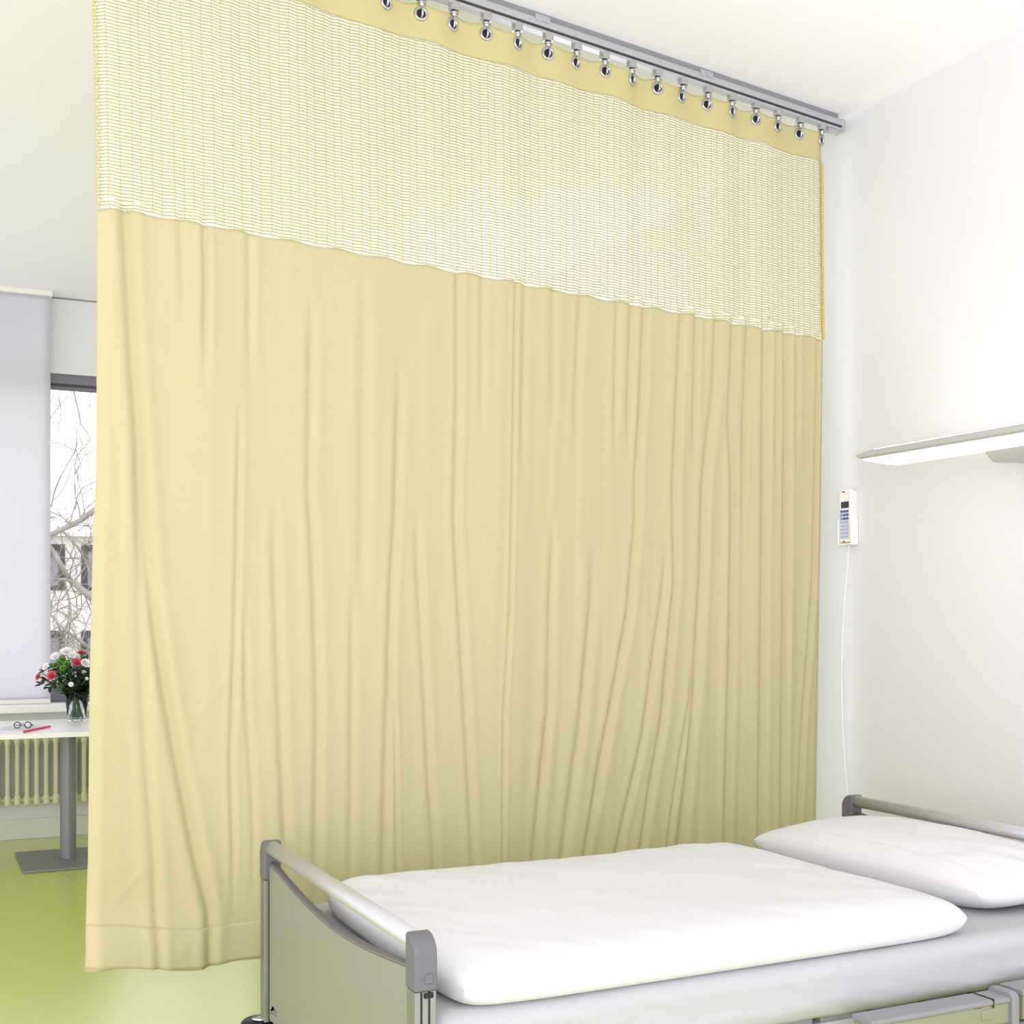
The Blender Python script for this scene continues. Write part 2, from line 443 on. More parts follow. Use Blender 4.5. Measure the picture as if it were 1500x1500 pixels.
fx = [
 ('carnation', 113, 971, 7.76, .036, 'big pink carnation high in the bouquet with pale rims', 'pink carnations', PK, 5, 1),
 ('carnation', 76, 990, 7.78, .034, 'pink red carnation low at the left of the bouquet', 'pink carnations', PK, 5, 2),
 ('carnation', 120, 957.5, 7.86, .030, 'dark pink carnation topmost in the bouquet', 'pink carnations', [M['maroon'], M['pink_edge']], 4, 3),
 ('carnation', 56.5, 991.5, 7.84, .024, 'small dark pink carnation furthest left in the bouquet', 'pink carnations', [M['maroon'], M['pink_edge']], 4, 4),
 ('chrysanthemum', 92, 967, 7.78, .024, 'green button chrysanthemum, upper of the lime cluster', 'green chrysanthemums', [M['lime']], 6, 5),
 ('chrysanthemum', 92.5, 979, 7.74, .021, 'green button chrysanthemum, lowest of the lime cluster', 'green chrysanthemums', [M['lime']], 6, 6),
 ('chrysanthemum', 82, 974.5, 7.78, .022, 'green button chrysanthemum, left of the lime cluster', 'green chrysanthemums', [M['lime']], 6, 7),
 ('chrysanthemum', 98, 973, 7.75, .021, 'green button chrysanthemum, right of the lime cluster', 'green chrysanthemums', [M['lime']], 6, 8),
 ('white_flower', 97, 955, 7.80, .040, 'large white flower at the top of the bouquet', 'white flowers', [M['white_petal']], 4, 9),
 ('white_flower', 81, 962, 7.80, .033, 'white flower at the upper left of the bouquet', 'white flowers', [M['white_petal']], 4, 10),
 ('white_flower', 126, 972, 7.74, .034, 'white flower at the right side of the bouquet', 'white flowers', [M['white_petal']], 4, 11),
 ('white_flower', 67, 977, 7.80, .026, 'white flower above the low left carnation', 'white flowers', [M['white_petal']], 4, 12),
 ('white_flower', 106, 960, 7.77, .030, 'white flower behind the big pink carnation', 'white flowers', [M['white_petal']], 4, 17),
 ('white_flower', 122.5, 984.5, 7.74, .017, 'small white blossom under the right white flower', 'white flowers', [M['white_petal']], 3, 13),
 ('white_flower', 104, 1002.5, 7.72, .016, 'small white blossom low among the dark leaves', 'white flowers', [M['white_petal']], 3, 14),
 ('white_flower', 127, 994, 7.74, .011, 'tiny white blossom at the right among dark leaves', 'white flowers', [M['white_petal']], 3, 15),
 ('white_flower', 63, 987, 7.86, .013, 'tiny white blossom beside the leftmost carnation', 'white flowers', [M['white_petal']], 3, 16),
]
for t in fx:
    flower(*t[:9], t[9], ruffle=.3 if 'carn' in t[0] else .08, cup=.75 if 'chry' in t[0] else .55)
# dense dark leaves of the bouquet
lf = MB(); lf.smooth = True
rg = random.Random(21)
def leaf(c, d, L, W, up):
    d = d.normalized(); sd = d.cross(up).normalized(); n_ = sd.cross(d)
    pr_ = [(0, .1), (.25, .8), (.5, 1), (.75, .7), (1, .02)]
    vs = []
    for t, w__ in pr_:
        ctr = c+d*L*t+n_*(-.25*L*t*t)
        vs += [ctr+sd*W*w__-n_*.15*W, ctr+n_*.1*W, ctr-sd*W*w__-n_*.15*W]
    fs = []
    for i in range(4):
        k = i*3; fs += [(k, k+1, k+4, k+3), (k+1, k+2, k+5, k+4)]
    lf.add(vs, fs)
for k in range(560):
    t = rg.random()
    zz = .155+.215*t; R_ = .050+.092*min(1, t*1.15)
    a = rg.random()*2*PI; rr = R_*math.sqrt(rg.random())
    c = VC+Vector((rr*math.cos(a), rr*math.sin(a), zz-.3*max(0, rr-.06)))
    d = Vector((math.cos(a)+rg.uniform(-.6, .6), math.sin(a)+rg.uniform(-.6, .6), rg.uniform(-.4, .7)))
    leaf(c, d, rg.uniform(.03, .055), rg.uniform(.010, .019), Vector((rg.uniform(-.5, .5), rg.uniform(-.5, .5), 1)))
for px_, py_ in ((62, 1001), (65, 983), (74, 1004), (70, 995), (126, 966), (80, 1000)):
    c = at_Y(px_, py_, 7.84)
    for q in range(4): leaf(c+Vector((rg.uniform(-.01,.01),)*3), Vector((rg.uniform(-1,.3), rg.uniform(-.5,.5), rg.uniform(-.6,.6))), .04, .012, Vector((.2,-.6,1)))
for k in range(16):
    a = rg.random()*2*PI; r0 = .03*rg.random()
    lf.tube([VC+Vector((r0*math.cos(a+2), r0*math.sin(a+2), .026)), VC+Vector((.02*math.cos(a), .02*math.sin(a), .12)), VC+Vector((.05*math.cos(a), .05*math.sin(a), .24))], .0024, 5)
tag(lf.build('foliage', M['leaf']), 'dense dark green leaves of the bouquet in the vase', 'leaves', kind='stuff')

# ------------------------------------------------------------------ curtain rail
RC = Vector((3.358, 3.983, 0)); CD = Vector((-.9867, -.163, 0)).normalized()    # s runs from the wall end to the left
CN = Vector((.163, -.9867, 0)).normalized()                                    # towards the camera
def cp(s, z, d=0): return RC+CD*s+CN*d+Vector((0, 0, z))
def c_sz(px, py):
    r = ray(px, py); t = CN.dot(RC-Vector((0,0,0)))/CN.dot(r)
    P = EYE+r*t
    return (P-RC).dot(CD), P.z
RL = 3.15
rail = thing('curtain_rail', 'long aluminium curtain rail fixed under the white ceiling', 'curtain rail', RC+Vector((0,0,3.318)))
def rail_prism(prof, s0, s1, mtl, name, bev=0):
    b = MB(); b.prism([CN*x+Vector((0,0,z)) for x, z in prof], RC+CD*s0, RC+CD*s1)
    return b.build(name, mtl, rail, bevel=bev, fix=True)
prof = [(-.017, 3.336), (-.017, 3.358), (-.012, 3.362), (.012, 3.362), (.017, 3.358), (.017, 3.336)]
rail_prism(prof, 0, RL, M['rail'], 'upper_channel', .0015)
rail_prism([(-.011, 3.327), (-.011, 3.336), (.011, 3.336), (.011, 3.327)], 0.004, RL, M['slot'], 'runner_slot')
rail_prism([(-.015, 3.318), (-.015, 3.327), (.015, 3.327), (.015, 3.318)], 0.004, RL, M['rail'], 'lower_lip', .001)
rail_prism([(-.010, 3.362), (-.010, 3.381), (.010, 3.381), (.010, 3.362)], .03, RL, M['plastic_lgrey'], 'ceiling_spacer')
rail_prism([(-.019, 3.314), (-.019, 3.364), (.019, 3.364), (.019, 3.314)], -.006, .012, M['rail'], 'end_cap', .004)
for px_, py_ in ((790, 45), (1030, 122)):
    s, _ = c_sz(px_, py_)
    b = MB(); b.prism([CN*x+Vector((0,0,z)) for x, z in ((.0, 3.350), (.022, 3.350), (.022, 3.366), (.016, 3.374), (0, 3.381))], RC+CD*(s-.03), RC+CD*(s+.03))
    b.tube([cp(s, 3.359, .02), cp(s, 3.359, .026)], .006, 10)
    b.build('ceiling_clip', M['rail'], rail, bevel=.001, fix=True)
b = MB(); b.prism([CD*x+Vector((0,0,z)) for x, z in ((.02, 3.318), (.085, 3.318), (.085, 3.300), (.04, 3.304))], RC-CN*.01, RC+CN*.01)
b.torus(cp(.035, 3.306, 0), CN, .009, .003, 14, 6)
b.build('end_stop', M['rail'], rail, bevel=.001, fix=True)

# ------------------------------------------------------------------ curtain
ZT, ZN, ZS, ZB = 3.294, 3.176, 2.475, .452
SR, SL = .108, 2.955
HOOK0, HSP = .121, .1221
# edges measured in the photograph, as (z, s)
def edge_tab(pts): return sorted([c_sz(x, y)[::-1] for x, y in pts])
LEFT = edge_tab([(140,0),(143,80),(146,300),(146,440),(145,700),(140,770),(137,900),(134.5,1000),(133.5,1100),(132,1260),(129,1335),(125,1370),(119,1419)])
RIGHT = edge_tab([(1206,190),(1206,240),(1207,500),(1206,640),(1203,900),(1198,1205),(1197,1260)])
def lerp_tab(T, z):
    if z <= T[0][0]: return T[0][1]
    for (a, b), (c, d) in zip(T, T[1:]):
        if z <= c:
            t = (z-a)/(c-a) if c > a else 0
            return b+(d-b)*t
    return T[-1][1]
# folds: (path of points in the photograph, half width m, depth m)
FOLDS = [
 ([(184,300),(196,537),(205,665),(216,812),(226,908),(241,1007),(263,1128),(285,1238),(307,1335)], .017, .016),
 ([(200,700),(206,908),(212,1073),(224,1238),(228,1320)], .014, .008),
 ([(299,322),(301,400),(300,470)], .010, .011),
 ([(264,322),(268,400)], .012, .006), ([(366,350),(366,480)], .012, .006),
 ([(350,640),(347,793),(344,927),(338,1110),(342,1245)], .009, .007),
 ([(358,930),(362,1050),(369,1147),(372,1230)], .010, .005),
 ([(402,790),(413,1110),(421,1260)], .014, .009),
 ([(456,480),(453,720),(461,853),(466,1037),(463,1260)], .014, .009),
 ([(533,450),(531,830)], .02, .006),
 ([(516,900),(514,1240)], .012, .007),
 ([(585,580),(580,760),(575,835),(569,1000),(562,1260)], .014, .010),
 ([(572,1000),(578,1055),(580,1270)], .008, .006),
 ([(612,800),(615,853),(630,1147),(640,1300)], .013, .008),
 ([(672,400),(672,560),(668,760),(678,950),(690,1180),(694,1280)], .013, .009),
 ([(755,420),(750,710),(746,893),(738,1037),(736,1300)], .007, .007),
 ([(770,420),(766,620)], .012, .006), ([(707,400),(706,560)], .012,.007),
 ([(812,440),(812,560)], .014, .006), ([(852,450),(846,590)], .014, .008),
 ([(812,800),(809,872),(806,1037),(791,1183),(782,1290)], .015, .012),
 ([(870,840),(868,890),(850,1073),(828,1238),(820,1290)], .018, .012),
 ([(905,455),(902,600)], .012, .007), ([(926,450),(922,600)], .012, .008),
 ([(946,452),(940,600),(933,700),(933,760),(922,893),(886,1092),(861,1238),(850,1290)], .015, .013),
 ([(975,830),(971,872),(941,1084),(908,1231),(898,1290)], .014, .011),
 ([(999,468),(992,622),(988,710),(989,853),(971,1055),(941,1231),(930,1290)], .015, .013),
 ([(1021,470),(1017,600)], .012, .011),
 ([(1050,470),(1047,563),(1032,710),(1029,835),(1018,1018),(1000,1220),(994,1290)], .018, .014),
 ([(1010,1020),(995,1120),(985,1190),(975,1280)], .010, .008),
 ([(1076,480),(1069,615),(1074,700),(1075,780),(1072,963),(1064,1220),(1062,1280)], .018, .015),
 ([(1098,480),(1092,640),(1090,700)], .012, .010),
 ([(1121,488),(1120,600),(1119,780),(1115,1220),(1114,1280)], .018, .015),
 ([(1137,490),(1136,640)], .012, .009),
 ([(1151,493),(1151,655),(1150,853),(1147,1202),(1146,1280)], .016, .015),
 ([(1167,495),(1166,620)], .012, .010),
 ([(1198,500),(1194,710),(1191,853),(1176,1073),(1169,1230)], .012, .012),
]
FT = []
for path, wd, dp in FOLDS:
    T = sorted([c_sz(x, y)[::-1] for x, y in path]); FT.append((T, T[0][0], T[-1][0], wd, dp))
def sstep(x): x = max(0, min(1, x)); return x*x*(3-2*x)
WR = []          # short diagonal wrinkles, ridges towards the camera
for (x0_, y0_), (x1_, y1_), wd, dp in [((272,1072),(338,988),.006,.006), ((280,1138),(338,1124),.006,.004), ((305,1002),(338,985),.005,.004),
      ((160,1330),(222,1262),.007,.005), ((345,990),(372,1000),.006,.004), ((300,1275),(330,1250),.006,.004), ((900,1030),(922,988),.007,.005),
      ((885,1085),(905,1050),.007,.005), ((366,1125),(395,1140),.006,.003)]:
    WR.append((Vector(c_sz(x0_, y0_)), Vector(c_sz(x1_, y1_)), wd, dp))
def cdisp(s, z):
    # waves set by the hooks, fading downwards
    ph = (s-HOOK0)/HSP
    k = .12+.30*sstep((z-2.35)/.8)+.58*sstep((z-3.14)/.12)
    d = .010*k*math.sin(PI*ph+.5*math.sin(ph*1.7)) if z > 1.6 else .010*.12*math.sin(PI*ph+.5*math.sin(ph*1.7))*sstep((z-.8)/.8)
    d += .010*noise2(s*4.2, z*.55, 11)+.007*noise2(s*11+z*.4, z*.9, 5)
    right = sstep((2.0-s)/1.6)
    d += (.002+.006*right)*noise2(s*34+z*.8, z*.7, 8)*(1 if z < ZS else .3)
    if z < ZS+.02:
        for T, za, zb, wd, dp in FT:
            if z < za-.25 or z > zb+.18: continue
            s0 = lerp_tab(T, z); x = (s-s0)/wd
            if abs(x) > 5: continue
            fade = sstep((z-za+.22)/.25)*sstep((zb+.15-z)/.25) if zb < ZS-.1 else sstep((z-za+.22)/.25)
            if za < .62: fade = 1 if zb > ZS-.1 else sstep((zb+.15-z)/.25)
            d += .85*dp*fade*(-1.0*math.exp(-x*x)+.42*math.exp(-((abs(x)-1.9)/1.3)**2))
        for a, b_, wd, dp in WR:
            v = b_-a; q = Vector((s, z))-a; t = q.dot(v)/v.dot(v)
            if -.15 < t < 1.15:
                x = (q-v*t).length/(wd*.75)
                if x < 4: d += .5*dp*math.exp(-x*x)*sstep((t+.15)/.3)*sstep((1.15-t)/.3)
    if z < .75:
        d += .012*math.sin(s*19+.6)*sstep((.75-z)/.3)*.6+.05*sstep((.62-z)/.2)*sstep((s-2.55)/.4)
    return d
def edge_curl(u): 
    return -.022*math.exp(-((1-u)/.006)**2) -.012*math.exp(-(u/.006)**2)
def csurf(u, z):
    r, l = lerp_tab(RIGHT, z), lerp_tab(LEFT, z)
    s = r+(l-r)*u
    return s, cdisp(s, z)+edge_curl(u)
cur = thing('cubicle_curtain', 'large pale yellow privacy curtain with net top hanging from the rail', 'curtain', RC+CD*1.5+Vector((0,0,ZB)))
def hem_z(u): return ZB-.057*sstep((1-u)/.13)+.0
# main cloth
def main_fn(u, v):
    z0_ = hem_z(u)+.003*math.sin(u*23)+.003*math.sin(u*61)
    z = z0_+(ZS-z0_)*v
    s, d = csurf(u, z)
    if v > .996: z += .004*math.sin(s*40)
    return cp(s, z, d)
b = MB(); b.smooth = True; b.grid(640, 170, main_fn); b.build('main_panel', M['curtain'], cur, solid=.0016)
# hem band stitched along the bottom
def hem_fn(u, v):
    z = hem_z(u)+.004+.108*v+.003*math.sin(u*31)
    s, d = csurf(u, z)
    return cp(s, z, d+.0022+.0015*math.sin(PI*v)+.002*noise2(s*40, z*30, 4))
b = MB(); b.smooth = True; b.grid(420, 10, hem_fn); b.build('hem', M['curtain'], cur, solid=.001)
# header band with eyelets
def top_z(s):
    ph = (s-HOOK0)/HSP; q = abs(((ph+.5) % 1)-.5)*2
    return ZT-.012*(1-(1-q)**1.5)
def head_fn(u, v):
    r, l = SR-.006, SL
    s = r+(l-r)*u; zt = top_z(s); zb = ZN+.004*math.sin(s*17)
    z = zb+(zt-zb)*v
    return cp(s, z, cdisp(s, z)+edge_curl(u))
b = MB(); b.smooth = True; b.grid(400, 12, head_fn); b.build('header_band', M['header'], cur, solid=.003)
# net
nb = MB(); nb.smooth = True
NCOLS, NROWS = 98, 76
def net_pt(u, z, off=0):
    s, d = csurf(u, z); return cp(s, z, d+off)
cols = [(i+.25*noise1(i*1.37, 2))/NCOLS for i in range(NCOLS+1)]; cols[0] = 0; cols[-1] = 1
for j in range(NROWS):
    pts = []
    for i in range(NCOLS):
        jog = .0022*(1 if i % 2 else -1)*(.5+noise2(i*.7, j*.05, 6))
        z = ZS+.008+(ZN-ZS-.012)*j/(NROWS-1)
        for q in (0, .5):
            u = cols[i]+(cols[i+1]-cols[i])*q
            pts.append(net_pt(u, z+jog*(1-2*q)+.0012*noise1(i+q+j*3.1, 9), .0012))
    pts.append(net_pt(1, z, .0012))
    nb.mi = 2; nb.tube(pts, .0016, 3, cap=False); nb.mi = 0
for i in range(NCOLS+1):
    pts = [net_pt(cols[i]+.0005*noise1(k*.9+i*7, 3), ZS+(ZN-ZS)*k/60, .0018) for k in range(61)]
    nb.tube(pts, .0009, 3, cap=False)
nb.mi = 1
nb.grid(300, 40, lambda u, v: net_pt(u, ZS+(ZN-ZS)*v))
nb.build('net_panel', [M['thread'], M['net'], M['weft']], cur)
for u, nm in ((0.0, 1), (1.0, 2)):
    pts = []; rs = []
    for k in range(180):
        z = ZS+(ZN-ZS)*k/179
        s, d = csurf(u, z)
        pts.append(cp(s+.003*math.sin(k*1.05)+(.003 if u == 0 else -.003), z, d+.010+.003*math.cos(k*1.05))); rs.append((.0048 if u == 0 else .0022)*(1+.35*math.sin(k*2.1)))
    c_ = MB(); c_.smooth = True; c_.tube(pts, rs, 6); c_.build('edge_cord', M['cord'] if u == 0 else M['thread'], cur)
# eyelets and hooks
ORD = ['first','second','third','fourth','fifth','sixth','seventh','eighth','ninth','tenth','eleventh','twelfth','thirteenth','fourteenth','fifteenth','sixteenth','seventeenth','eighteenth']
ZE = 3.258
hook0 = eye0 = None
def copy_at(o, par, delta):
    c = o.copy(); C.objects.link(c); c.parent = par; return c
for k in range(24):
    s = HOOK0+HSP*k+.006*noise1(k*2.3, 4); d = cdisp(s, ZE)+.003
    slope = (cdisp(s+.01, ZE)-cdisp(s-.01, ZE))/.02
    nrm_ = (CN-CD*slope).normalized()
    g = MB(); g.smooth = True
    ec = cp(s, ZE, d)
    g.torus(ec, nrm_, .0180, .0050, 22, 8)
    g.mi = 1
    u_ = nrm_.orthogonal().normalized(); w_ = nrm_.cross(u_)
    g.add([ec+nrm_*.0006+(u_*math.cos(2*PI*i/18)+w_*math.sin(2*PI*i/18))*.0158 for i in range(18)], [tuple(range(18))])  # black disc paints in the hole's darkness; the cloth is not pierced
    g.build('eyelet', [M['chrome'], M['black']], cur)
    if k > 17: continue
    root = thing('curtain_hook', 'chrome roller hook on the curtain rail, %s from the wall end' % ORD[k], 'curtain hook', cp(s, 3.30, 0), 'curtain hooks along the rail')
    a = MB()
    a.prism([CD*x+CN*y for x, y in roundrect(.032, .026, .006, 3)], cp(s, 3.298, .004), cp(s, 3.323, .004))
    a.build('runner', M['chrome'], root, bevel=.001, fix=True)
    a = MB(); a.smooth = True
    a.tube([cp(s, 3.297, .004), cp(s, 3.278, .006)], [.0115, .0075], 12); a.torus(cp(s, 3.290, .0045), Vector((0,0,1)), .0115, .003, 14, 6)
    a.build('swivel', M['chrome'], root)
    a = MB(); a.smooth = True
    q = d+.011
    a.tube([cp(s, 3.284, .006), cp(s+.001, 3.274, max(q, .012)), cp(s+.002, 3.262, q+.003), cp(s+.001, 3.250, q), cp(s, 3.246, q-.007), cp(s, 3.249, d+.002)], .0036, 8)
    a.build('hook_wire', M['chrome'], root)

# ------------------------------------------------------------------ hospital bed
XFOOT, XHEAD, YN, YFAR = .880, 2.888, 2.249, 3.372
ZTOP = .775
bed = thing('hospital_bed', 'hospital bed with grey end boards standing in front of the yellow curtain', 'bed', ((XFOOT+XHEAD)/2, (YN+YFAR)/2, 0))
def cap_prism(yc, outer, xc):
    """corner cap: outer top edge rounded; extruded along X"""
    hw, zt, zb, r = .026, ZTOP, .668, .042
    pts = []
    if outer < 0:
        pts = [(hw, zt), ]
        for i in range(9):
            a = PI/2+PI/2*i/8; pts.append((-hw+r+r*math.cos(a), zt-r+r*math.sin(a)))
        pts += [(-hw, zb), (hw, zb)]
    else:
        pts = [(-hw, zt), (-hw, zb), (hw, zb)]
        for i in range(9):
            a = PI/2*i/8; pts.append((hw-r+r*math.cos(a), zt-r+r*math.sin(a)))
    return MB().prism([Vector((0, yc+p, z)) for p, z in pts], (xc-.024, 0, 0), (xc+.024, 0, 0))
def board(name, xc, face):
    """end board; face = -1 looks to the foot side"""
    bd = bpy.data.objects.new(name, None); C.objects.link(bd); bd.parent = bed
    bd.location = Vector((xc, (YN+YFAR)/2, .28))-bed.location
    ya, yb = YN+.024, YFAR-.024
    n = 36; tp = []
    for i in range(n+1):
        t = i/n; y = ya+(yb-ya)*t
        z = .700-.040*math.sin(PI*min(1, max(0, (t-.03)/.94)))**1.0 + (.012*t)
        tp.append((y, z))
    pts = [(ya, .295)]+tp+[(yb, .295)]
    MB().prism([Vector((0, y, z)) for y, z in pts], (xc-.009, 0, 0), (xc+.009, 0, 0)).build('panel', M['panel'], bd, fix=True)
    ed = MB(); ed.smooth = True
    ed.tube([(xc, y, z-.003) for y, z in tp], .0098, 8); ed.build('panel_edging', M['edging'], bd)
    r_ = MB(); r_.smooth = True; r_.tube([(xc, ya-.01, ZTOP-.021), (xc, yb+.01, ZTOP-.021)], .0195, 20); r_.build('top_rail', M['alu'], bd)
    for yc, o in ((YN, -1), (YFAR, 1)):
        cap_prism(yc, o, xc).build('corner_cap', M['plastic_grey'], bd, bevel=.006, seg=3, fix=True)
        pf = [(-.022,-.022),(-.010,-.022),(-.010,-.017),(-.006,-.017),(-.006,-.022),(.006,-.022),(.006,-.017),(.010,-.017),(.010,-.022),(.022,-.022),(.022,.022),(-.022,.022)]
        MB().prism([Vector((x, y, 0)) for x, y in pf], (xc, yc, .285), (xc, yc, .668)).build('post', M['post'], bd, bevel=.0015, fix=True)
        gq = MB()
        for xx in (-.008, .008): gq.box((xc+xx-.002, yc-.0185, .285), (xc+xx+.002, yc-.0168, .668))
        gq.build('post_groove', M['groove'], bd)
        if face < 0:
            k = MB(); k.box((xc-.0035, yc-o*-.026-.0 if False else yc+o*.026-.004, .683), (xc+.0145, yc+o*.026+.004, .702)); k.build('release_button', M['plastic_grey'], bd, bevel=.0035, seg=3)
            k = MB(); k.box((xc-.004, yc+o*.022-.003, .655), (xc+.016, yc+o*.022+.0025, .666)); k.build('lock_slot', M['black'], bd, bevel=.002)
        b_ = MB(); b_.smooth = True; b_.lathe([(0, 0), (.045, 0), (.052, .006), (.052, .026), (.045, .032), (0, .032)], (xc+face*.02, yc+o*.028, .248), 24)
        b_.build('bumper_roller', M['black'], bd, fix=True)
        b_ = MB(); b_.smooth = True; b_.lathe([(0, 0), (.020, 0), (.026, .004), (0, .006)], (xc+face*.02, yc+o*.028, .281), 20); b_.build('roller_bolt', M['chrome'], bd, fix=True)
    return bd
foot = board('footboard', XFOOT, -1)
# emblem printed at the lower far corner of the footboard panel
em = MB()
xe = XFOOT-.0096
ey = [at_X(x, y, xe) for x, y in ((399.5, 1473.5), (405.5, 1484), (396, 1480.5))]
em.add([(xe, p.y, p.z) for p in ey], [(0, 1, 2)])
em.add([(xe, at_X(*q, xe).y, at_X(*q, xe).z) for q in ((399.5, 1473.5), (402, 1478), (399, 1481.5), (396, 1480.5))], [(0,1,2,3)])
em.add([(xe, at_X(*q, xe).y, at_X(*q, xe).z) for q in ((395.8, 1482), (405.6, 1487.5), (405.2, 1489.5), (395.8, 1484))], [(0,1,2,3)])
em.build('emblem', M['emblem'], foot, solid=.0006)
head = board('headboard', XHEAD, 1)
# chassis
b = MB()
for yy in (YN+.06, YFAR-.10): b.box((XFOOT+.03, yy, .385), (XHEAD-.03, yy+.04, .445))
for xx in (XFOOT+.02, 1.5, 2.2, XHEAD-.06): b.box((xx, YN+.06, .385), (xx+.04, YFAR-.06, .425))
b.build('platform_frame', M['steel'], bed, bevel=.004)
b = MB()
for i in range(12):
    x0 = XFOOT+.06+i*.158; b.box((x0, YN+.06, .445), (x0+.135, YFAR-.06, .462))
b.build('slat_base', M['plastic_lgrey'], bed, bevel=.003)
b = MB()
for yy in (YN+.13, YFAR-.18): b.box((XFOOT+.12, yy, .15), (XHEAD-.12, yy+.05, .21))
for xx in (XFOOT+.12, XHEAD-.17): b.box((xx, YN+.13, .15), (xx+.05, YFAR-.13, .21))
b.build('base_frame', M['steel'], bed, bevel=.004)
for xx in (XFOOT+.45, XHEAD-.5):
    b = MB(); b.box((xx-.05, (YN+YFAR)/2-.06, .18), (xx+.05, (YN+YFAR)/2+.06, .30)); b.box((xx-.035, (YN+YFAR)/2-.045, .30), (xx+.035, (YN+YFAR)/2+.045, .39)); b.box((xx-.03, YN+.16, .17), (xx+.03, YFAR-.16, .20))
    b.build('lift_column', M['plastic_grey'], bed, bevel=.004)
for xx in (XFOOT+.145, XHEAD-.145):
    for yy in (YN+.155, YFAR-.155):
        b = MB(); b.smooth = True
        for q in (-.018, .018):
            b.tube([(xx, yy+q-.011, .0625), (xx, yy+q-.008, .0625), (xx, yy+q+.008, .0625), (xx, yy+q+.011, .0625)], [.054, .0615, .0615, .054], 24)
        wheel = b.build('caster', M['black'], bed)
        h_ = MB(); h_.smooth = True; h_.tube([(xx, yy, .10), (xx, yy, .15)], .02, 12); h_.tube([(xx, yy-.03, .0625), (xx, yy+.03, .0625)], .012, 10); h_.build('caster_stem', M['chrome'], wheel)
for yy in (YN, YFAR):
    for xx in (XFOOT, XHEAD):
        pass
for xx, sg in ((XFOOT, 1), (XHEAD, -1)):
    for yy in (YN+.005, YFAR-.045): bx((min(xx, xx+sg*.06), yy, .30), (max(xx, xx+sg*.06), yy+.04, .44)).build('board_bracket', M['steel'], bed)
# folded side guards on the near side
def guard(name, x0, x1, z0, z1, y0, y1, cap):
    gd = bpy.data.objects.new(name, None); C.objects.link(gd); gd.parent = bed
    gd.location = Vector(((x0+x1)/2, (y0+y1)/2, z0))-bed.location
    w_, h_ = y1-y0, z1-z0
    pf = [Vector((0, (y0+y1)/2+a, (z0+z1)/2+c)) for a, c in roundrect(w_, h_, .010, 4)]
    MB().prism(pf, (x0, 0, 0), (x1-cap, 0, 0)).build('guard_bar', M['guard'], gd, bevel=.002, fix=True)
    pt = [Vector((0, (y0+y1)/2+a, z1+.001+c)) for a, c in roundrect(w_+.008, .014, .006, 3)]
    MB().prism(pt, (x0-.004, 0, 0), (x1-cap, 0, 0)).build('guard_top', M['plastic_lgrey'], gd, bevel=.002, fix=True)
    return gd
gd = guard('side_guard', 1.895, 2.315, .432, .488, 2.145, 2.205, .012)
pf = [Vector((0, 2.173+a, .464+c)) for a, c in roundrect(.078, .086, .016, 4)]
MB().prism(pf, (2.303, 0, 0), (2.325, 0, 0)).build('guard_end_cap', M['plastic_lgrey'], gd, bevel=.004, fix=True)
q = MB(); q.box((2.215, 2.1425, .452), (2.248, 2.146, .476)); q.build('guard_latch', M['guard'], gd, bevel=.0035)
q = MB()
for i in range(3): q.box((2.195+i*.008, 2.1438, .481), (2.198+i*.008, 2.1458, .489))
q.box((2.2485, 2.1405, .495), (2.2505, 2.2075, .4985)); q.box((2.2485, 2.1398, .478), (2.2505, 2.1440, .4985))
q.build('guard_seam', M['groove'], gd)
gd2 = guard('side_guard', 2.352, 2.80, .432, .496, 2.150, 2.215, 0)
b = MB(); b.box((2.08, 2.155, .385), (2.80, 2.21, .425)); b.build('lower_guard_rail', M['plastic_lgrey'], bed, bevel=.01, seg=3)
for xx in (1.98, 2.26, 2.45, 2.72): bx((xx, 2.19, .39), (xx+.03, YN+.075, .415)).build('guard_arm', M['steel'], bed)

# mattress under a fitted sheet
MX0, MX1, MY0, MY1, MZ0, MZ1 = .905, 2.858, 2.262, 3.345, .463, .603
def rounded_block(x0, x1, y0, y1, z0, z1, r, nx, ny, nz, fn):
    b = MB(); b.smooth = True
    def P(x, y, z):
        ax = min(max(x, x0+r), x1-r); ay = min(max(y, y0+r), y1-r); az = min(max(z, z0+r), z1-r)
        v = Vector((x-ax, y-ay, z-az)); c_ = Vector((ax, ay, az))
        if v.length > 1e-9: v = v.normalized()*r
        return c_+v+fn(c_+v)
    def face(o, du, dv, n, m, flip):
        b.grid(n, m, lambda u, v: P(*(Vector(o)+Vector(du)*u+Vector(dv)*v)), flip)
    X, Y, Z = x1-x0, y1-y0, z1-z0
    face((x0,y0,z1), (X,0,0), (0,Y,0), nx, ny, False); face((x0,y0,z0), (X,0,0), (0,Y,0), nx, ny, True)
    face((x0,y0,z0), (X,0,0), (0,0,Z), nx, nz, False); face((x0,y1,z0), (X,0,0), (0,0,Z), nx, nz, True)
    face((x0,y0,z0), (0,Y,0), (0,0,Z), ny, nz, True); face((x1,y0,z0), (0,Y,0), (0,0,Z), ny, nz, False)
    return b
def sheet_fn(p):
    side = sstep((.6-p.z)/.08)
    dy = -.006*side*noise2(p.x*4+p.z*9, p.z*22-p.x*3, 2)-.004*side*noise2(p.x*14+p.z*30, p.z*50-p.x*4, 7)
    dz = .004*noise2(p.x*5, p.y*5, 3)+.0015*noise2(p.x*20+p.y*9, p.y*18, 4)
    return Vector((0, dy if p.y < 2.5 else 0, dz*(1-side)))
tag(rounded_block(MX0, MX1, MY0, MY1, MZ0, MZ1, .042, 160, 80, 24, sheet_fn).build('mattress', M['sheet'], fix=True), 'mattress in a pale grey fitted sheet lying on the hospital bed', 'mattress')

